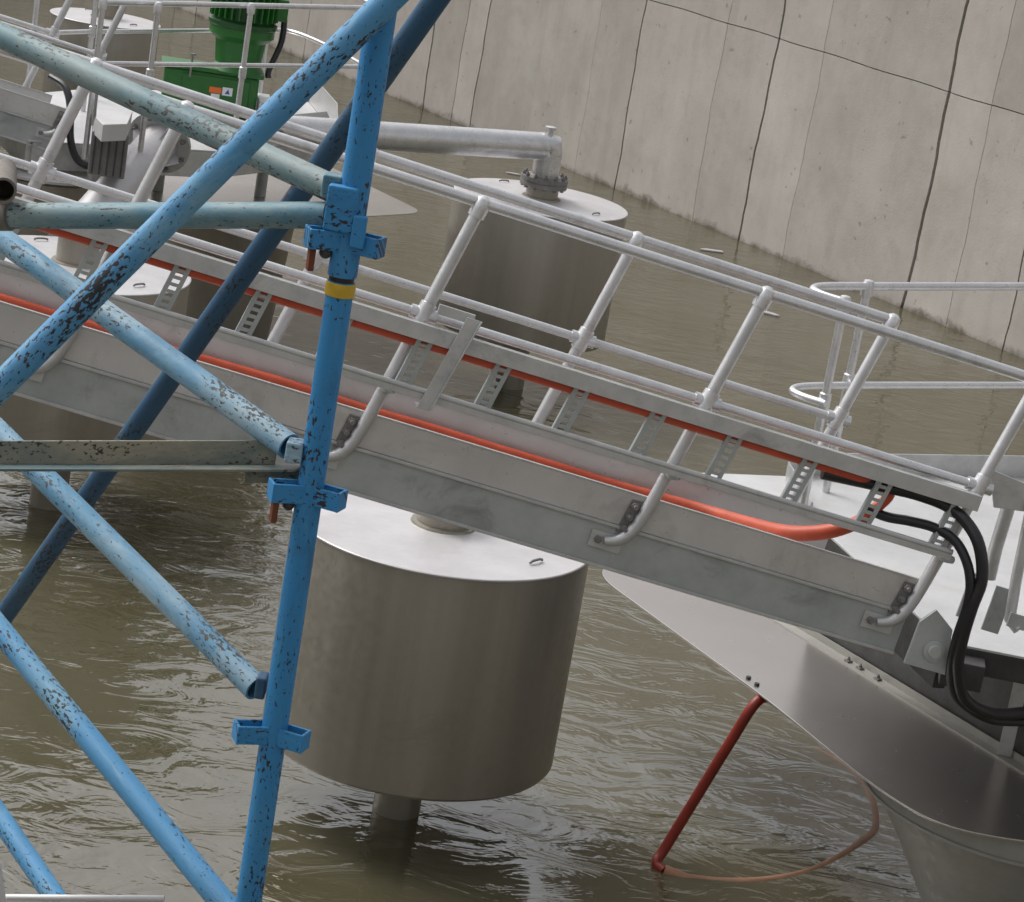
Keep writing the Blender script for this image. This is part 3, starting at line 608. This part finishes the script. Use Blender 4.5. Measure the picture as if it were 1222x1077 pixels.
# junction box, finned cooler and cable by the flange
jb = ony(132, 150, 19.3)
bx = thing('junction_box', jb, 'white metal box with cut corner beside the flanged pipe', 'box')
pl = [ony(*q, 19.3) for q in ((112, 148), (123, 150), (152, 148), (156, 138))]
tl_ = [onz(115, 141, 2.45), onz(123, 149, 2.45), onz(152, 148, 2.45), onz(158, 134, 2.45), onz(150, 108, 2.45), onz(118, 105, 2.45)]
MB().prism([Vector((p.x, p.y, 2.33)) for p in tl_], (0, 0, .12)).build('cover', 'deck_sheet', bx, .004)
fc = sum(tl_, Vector())/6
MB().box(Vector((fc.x, fc.y, 2.17)), ux, uy, Z, .13, .3, .157).build('housing', 'cast_steel', bx, .01)
for k in range(5): MB().box(Vector((fc.x, fc.y, 2.17))+ux*(-.1+.05*k)-uy*.312, ux, uy, Z, .006, .012, .14).build('fin', 'dark_steel', bx)
cp = smooth_path([ony(60, 92, 19.0), ony(78, 105, 18.9), ony(84, 130, 18.8), ony(84, 165, 18.7), ony(92, 190, 18.7), ony(110, 200, 18.7), ony(135, 201, 18.8)], 5)
tag(MB().tube(cp, .028, 10).build('black_hose', 'black_rubber', None, origin=tuple(cp[0])), 'black hose hanging in a bend beside the junction box on the pump platform', 'hose')
gp = thing('guide_post', ony(108, 222, 18.8), 'slim grey upright tube standing in front of the junction box', 'post')
MB().tube([ony(108, 224, 18.8), ony(116, 150, 18.8)], .035, 12).build('tube', 'galvanized_light', gp)
MB().tube([ony(112, 150, 18.8), ony(116, 110, 18.8)], .02, 12).build('rod', 'galvanized', gp)

# ------------------------------------------------------------------ orange hose into the water
h0 = onz(907, 832, .955); hp = [h0+Vector((.25, .2, -.02)), h0+Vector((.08, .06, -.01)), onz(903, 838, .95), onz(872, 885, .72), onz(835, 945, .42), onz(795, 1010, .1), onz(783, 1030, .02), onz(792, 1040, .0), onz(830, 1052, -.026), onz(900, 1056, -.03), onz(970, 1042, -.03), onz(1030, 1008, -.03), onz(1044, 985, -.031), onz(1030, 940, -.032), onz(990, 908, -.034), onz(930, 882, -.05), onz(890, 870, -.14)]
dh_ = thing('drain_hose', hp[1], 'dark orange hose hanging from the pontoon edge into the water and looping at the surface', 'hose')
cut = 8
MB().tube(smooth_path(hp[:cut], 7), .028, 12).build('hanging_length', 'red_rubber', dh_)
fp = smooth_path([hp[cut-1]]+[Vector((p.x, p.y, z)) for p, z in zip(hp[cut:-2], (-.029, -.026, -.031, -.027, -.03, -.028, -.033, -.036))]+hp[-2:], 8)
tag(MB().tube(fp, .036, 14).build('floating_length', 'murk_tinted_rubber', dh_), 'length half sunk in the water, colour muddied for the murk over it')

# ------------------------------------------------------------------ blue scaffold
SX, SY = -.362, 4.6
def sz(px_y_pair): return ony(*px_y_pair, SY).z
sca = thing('scaffold_tower', (SX, SY, 0), 'weathered blue tube scaffold with diagonal braces standing in front of the gangway', 'scaffold')
TR = .0255
z1, z2, z3 = sz((420, 288)), sz((371, 588)), sz((325, 874)); zt = sz((411, 332))
st = MB().tube([Vector((SX, SY, -1.59)), Vector((SX, SY, zt-.006))], TR, 24).build('standard', 'blue_paint', sca)
st2 = MB().tube([Vector((SX, SY, zt+.004)), Vector((SX, SY, 6.1))], TR+.002, 24).build('standard', 'blue_paint', sca)
MB().tube([Vector((SX, SY, zt-.02)), Vector((SX, SY, zt+.012))], TR-.002, 20).build('spigot', 'black_tape', st)
MB().lathe(Vector((SX, SY, zt)), [(TR+.001, -.034), (TR+.0025, -.033), (TR+.003, -.02), (TR+.002, -.009), (TR+.001, -.008)], 24).build('tape', 'yellow_tape', st)
lx = Vector((-.80, .60, 0)).normalized()      # towards the back-left, the way the ledgers run
def pressing(z, parent):
    c = Vector((SX, SY, z))
    b = MB()
    # left ear: bent strap from the tube outwards
    for e, lr in ((Vector((-.93, -.37, 0)), .075), (Vector((.95, -.3, 0)), .066)):
        e.normalize(); t_ = Vector((-e.y, e.x, 0))
        s1, s2 = c+e*TR*.6, c+e*lr
        b.box((s1+s2)/2+t_*.017, e, t_, Z, (s2-s1).length/2, .003, .0185)
        b.box((s1+s2)/2-t_*.017, e, t_, Z, (s2-s1).length/2, .003, .0185)
        b.box(s2, e, t_, Z, .003, .0205, .0188)
    b.build('cup_bracket', 'blue_paint', parent, .0015)
for z, par in ((z1, st2), (z2, st), (z3, st), (z3-.46, st), (z3-.92, st), (z3-1.38, st)): pressing(z, par)
for z in (z1, z2):
    e = Vector((-.93, -.37, 0)).normalized(); q = Vector((SX, SY, z))+e*.064
    MB().box(q-Z*.028, e, (-e.y, e.x, 0), Z, .006, .009, .034).build('wedge_pin', 'rust', sca, .002)
    MB().ball(Vector((SX, SY, z-.026))+e*.038, .012, 10).build('pin_head', 'dark_steel', sca)
# members (pixel direction + the distance each keeps from the standard's plane)
def member(name, mt, pa, ya, pb, yb, ext=(0.0, .25), r=TR, parent=sca):
    a, b_ = ony(*pa, ya), ony(*pb, yb); d_ = (b_-a); a2 = a-d_*ext[0]; b2 = b_+d_*ext[1]
    return MB().tube([a2, b2], r, 22, hollow=.82).build(name, mt, parent)
YL = onz(0, 258, ony(395, 258, 4.62).z).y
YL = 5.2; YG = 4.8
print('ledger far y', YL)
lz = ony(395, 258, 4.62)
member('ledger', 'teal_paint', (392, 257), 4.62, (10, 258), YG, (0, .0), TR*.98)
member('brace', 'green_grey_paint', (398, 226), 4.63, (0, 42), YL, (0, .3), TR*1.02)
member('brace', 'light_blue_paint', (468, -4), 4.54, (0, 462), 4.42, (.12, .5), TR*1.0)
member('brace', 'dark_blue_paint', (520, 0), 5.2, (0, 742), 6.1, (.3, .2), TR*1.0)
member('brace', 'pale_paint', (345, 533), 4.63, (0, 284), YL, (0, .3), TR*1.02)
member('brace', 'pale_paint', (306, 822), 4.63, (0, 518), YL, (0, .3), TR*1.02)
member('brace', 'light_blue_paint', (268, 1080), 4.63, (0, 752), YL, (.05, .3), TR*1.02)
member('brace', 'light_blue_paint', (66, 1072), 5.3, (0, 976), 5.5, (.6, .5), TR*1.0)
# end fittings of ledger and braces at the standard
def endblock(p, Y, dx, h, m='blue_paint'):
    q = ony(*p, Y); MB().box(q, (1, 0, 0), (0, 1, 0), Z, dx, .022, h).build('ledger_end', m, sca, .004)
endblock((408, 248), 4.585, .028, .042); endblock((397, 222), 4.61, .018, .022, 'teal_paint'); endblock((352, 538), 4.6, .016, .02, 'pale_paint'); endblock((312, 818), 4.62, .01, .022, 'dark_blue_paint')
q = ony(428, 277, 4.565); MB().box(q, (1, 0, 0), (0, 1, 0), Z, .013, .008, .03).build('wedge_pin', 'blue_paint', sca, .003)
# angle transom
a, b_ = ony(330, 540, 4.66), ony(-120, 540, 4.86)
u_ = (b_-a).normalized(); sd_ = Vector((u_.y, -u_.x, 0)); sd_ = -sd_ if sd_.y > 0 else sd_
tz = MB()
tz.v += []
L_ = (b_-a).length
uvs = lambda: None
tr2 = MB().box(a+u_*L_/2, u_, sd_, Z, L_/2, .003, .024).build('transom_web', 'weathered_paint', sca, .001)
MB().box(a+u_*(L_/2-.03)+sd_*.02-Z*.027, u_, sd_, Z, L_/2+.03, .024, .0028).build('transom_flange', 'weathered_paint', sca, .001)
MB().box(a-u_*.005-Z*.045+sd_*.0, u_, sd_, Z, .06, .012, .015).build('transom_hook', 'weathered_paint', sca, .004)
# tube end with coupler at the left edge
ce = ony(4, 226, YG-.06); cd_ = Vector((.2, -.9, .1)).normalized()
MB().tube([ce-cd_*.4, ce+cd_*.03], TR*.98, 20, hollow=.8).build('transom_tube', 'rusty_tube', sca)
MB().lathe(ony(3, 258, YG), [(.0255, -.02), (.029, -.018), (.029, .018), (.0255, .02)], 18, (ony(392, 257, 4.62)-ony(10, 258, YG)).normalized()).build('coupler', 'rusty_tube', sca)

# white bar poking in at the bottom left
ra, rb = ony(-60, 1071, 3.4), ony(196, 1073, 3.4); rl = thing('white_handrail', ra, 'thin white bar with thick rounded end below the lowest scaffold brace', 'handrail')
MB().tube([ra, rb], .0055, 10).build('bar', 'deck_sheet', rl)
MB().tube([ony(-10, 1035, 3.35), ony(2, 1120, 3.35)], .014, 14).ball(ony(-10, 1035, 3.35), .014, 14).build('post', 'deck_sheet', rl)
for o in list(bpy.data.objects):
    if o.type == 'MESH' and not o.parent and 'label' not in o and 'kind' not in o: print('untagged', o.name)

for (x_, y_, l_, lab) in ((918, 375, .13, 'small pale driftwood scrap floating near the gangway top rail'), (850, 300, .16, 'small pale debris flake floating beside the foot of the concrete wall'), (612, 208, .12, 'curled pale plastic scrap floating behind the flanged drum')):
    q = onz(x_, y_, .004); an_ = random.uniform(-.4, .4); ex = Vector((math.cos(an_), math.sin(an_), 0)); ey = Vector((-ex.y, ex.x, 0))
    pl = [q+ex*l_*math.cos(t_)*random.uniform(.7, 1.1)+ey*l_*.4*math.sin(t_)*random.uniform(.6, 1.1) for t_ in np.linspace(0, 2*math.pi, 10)[:-1]]
    tag(MB().prism([p-q for p in pl], Z*.014).build('floating_debris', 'lid_steel', None, origin=None), lab, 'debris').location = q
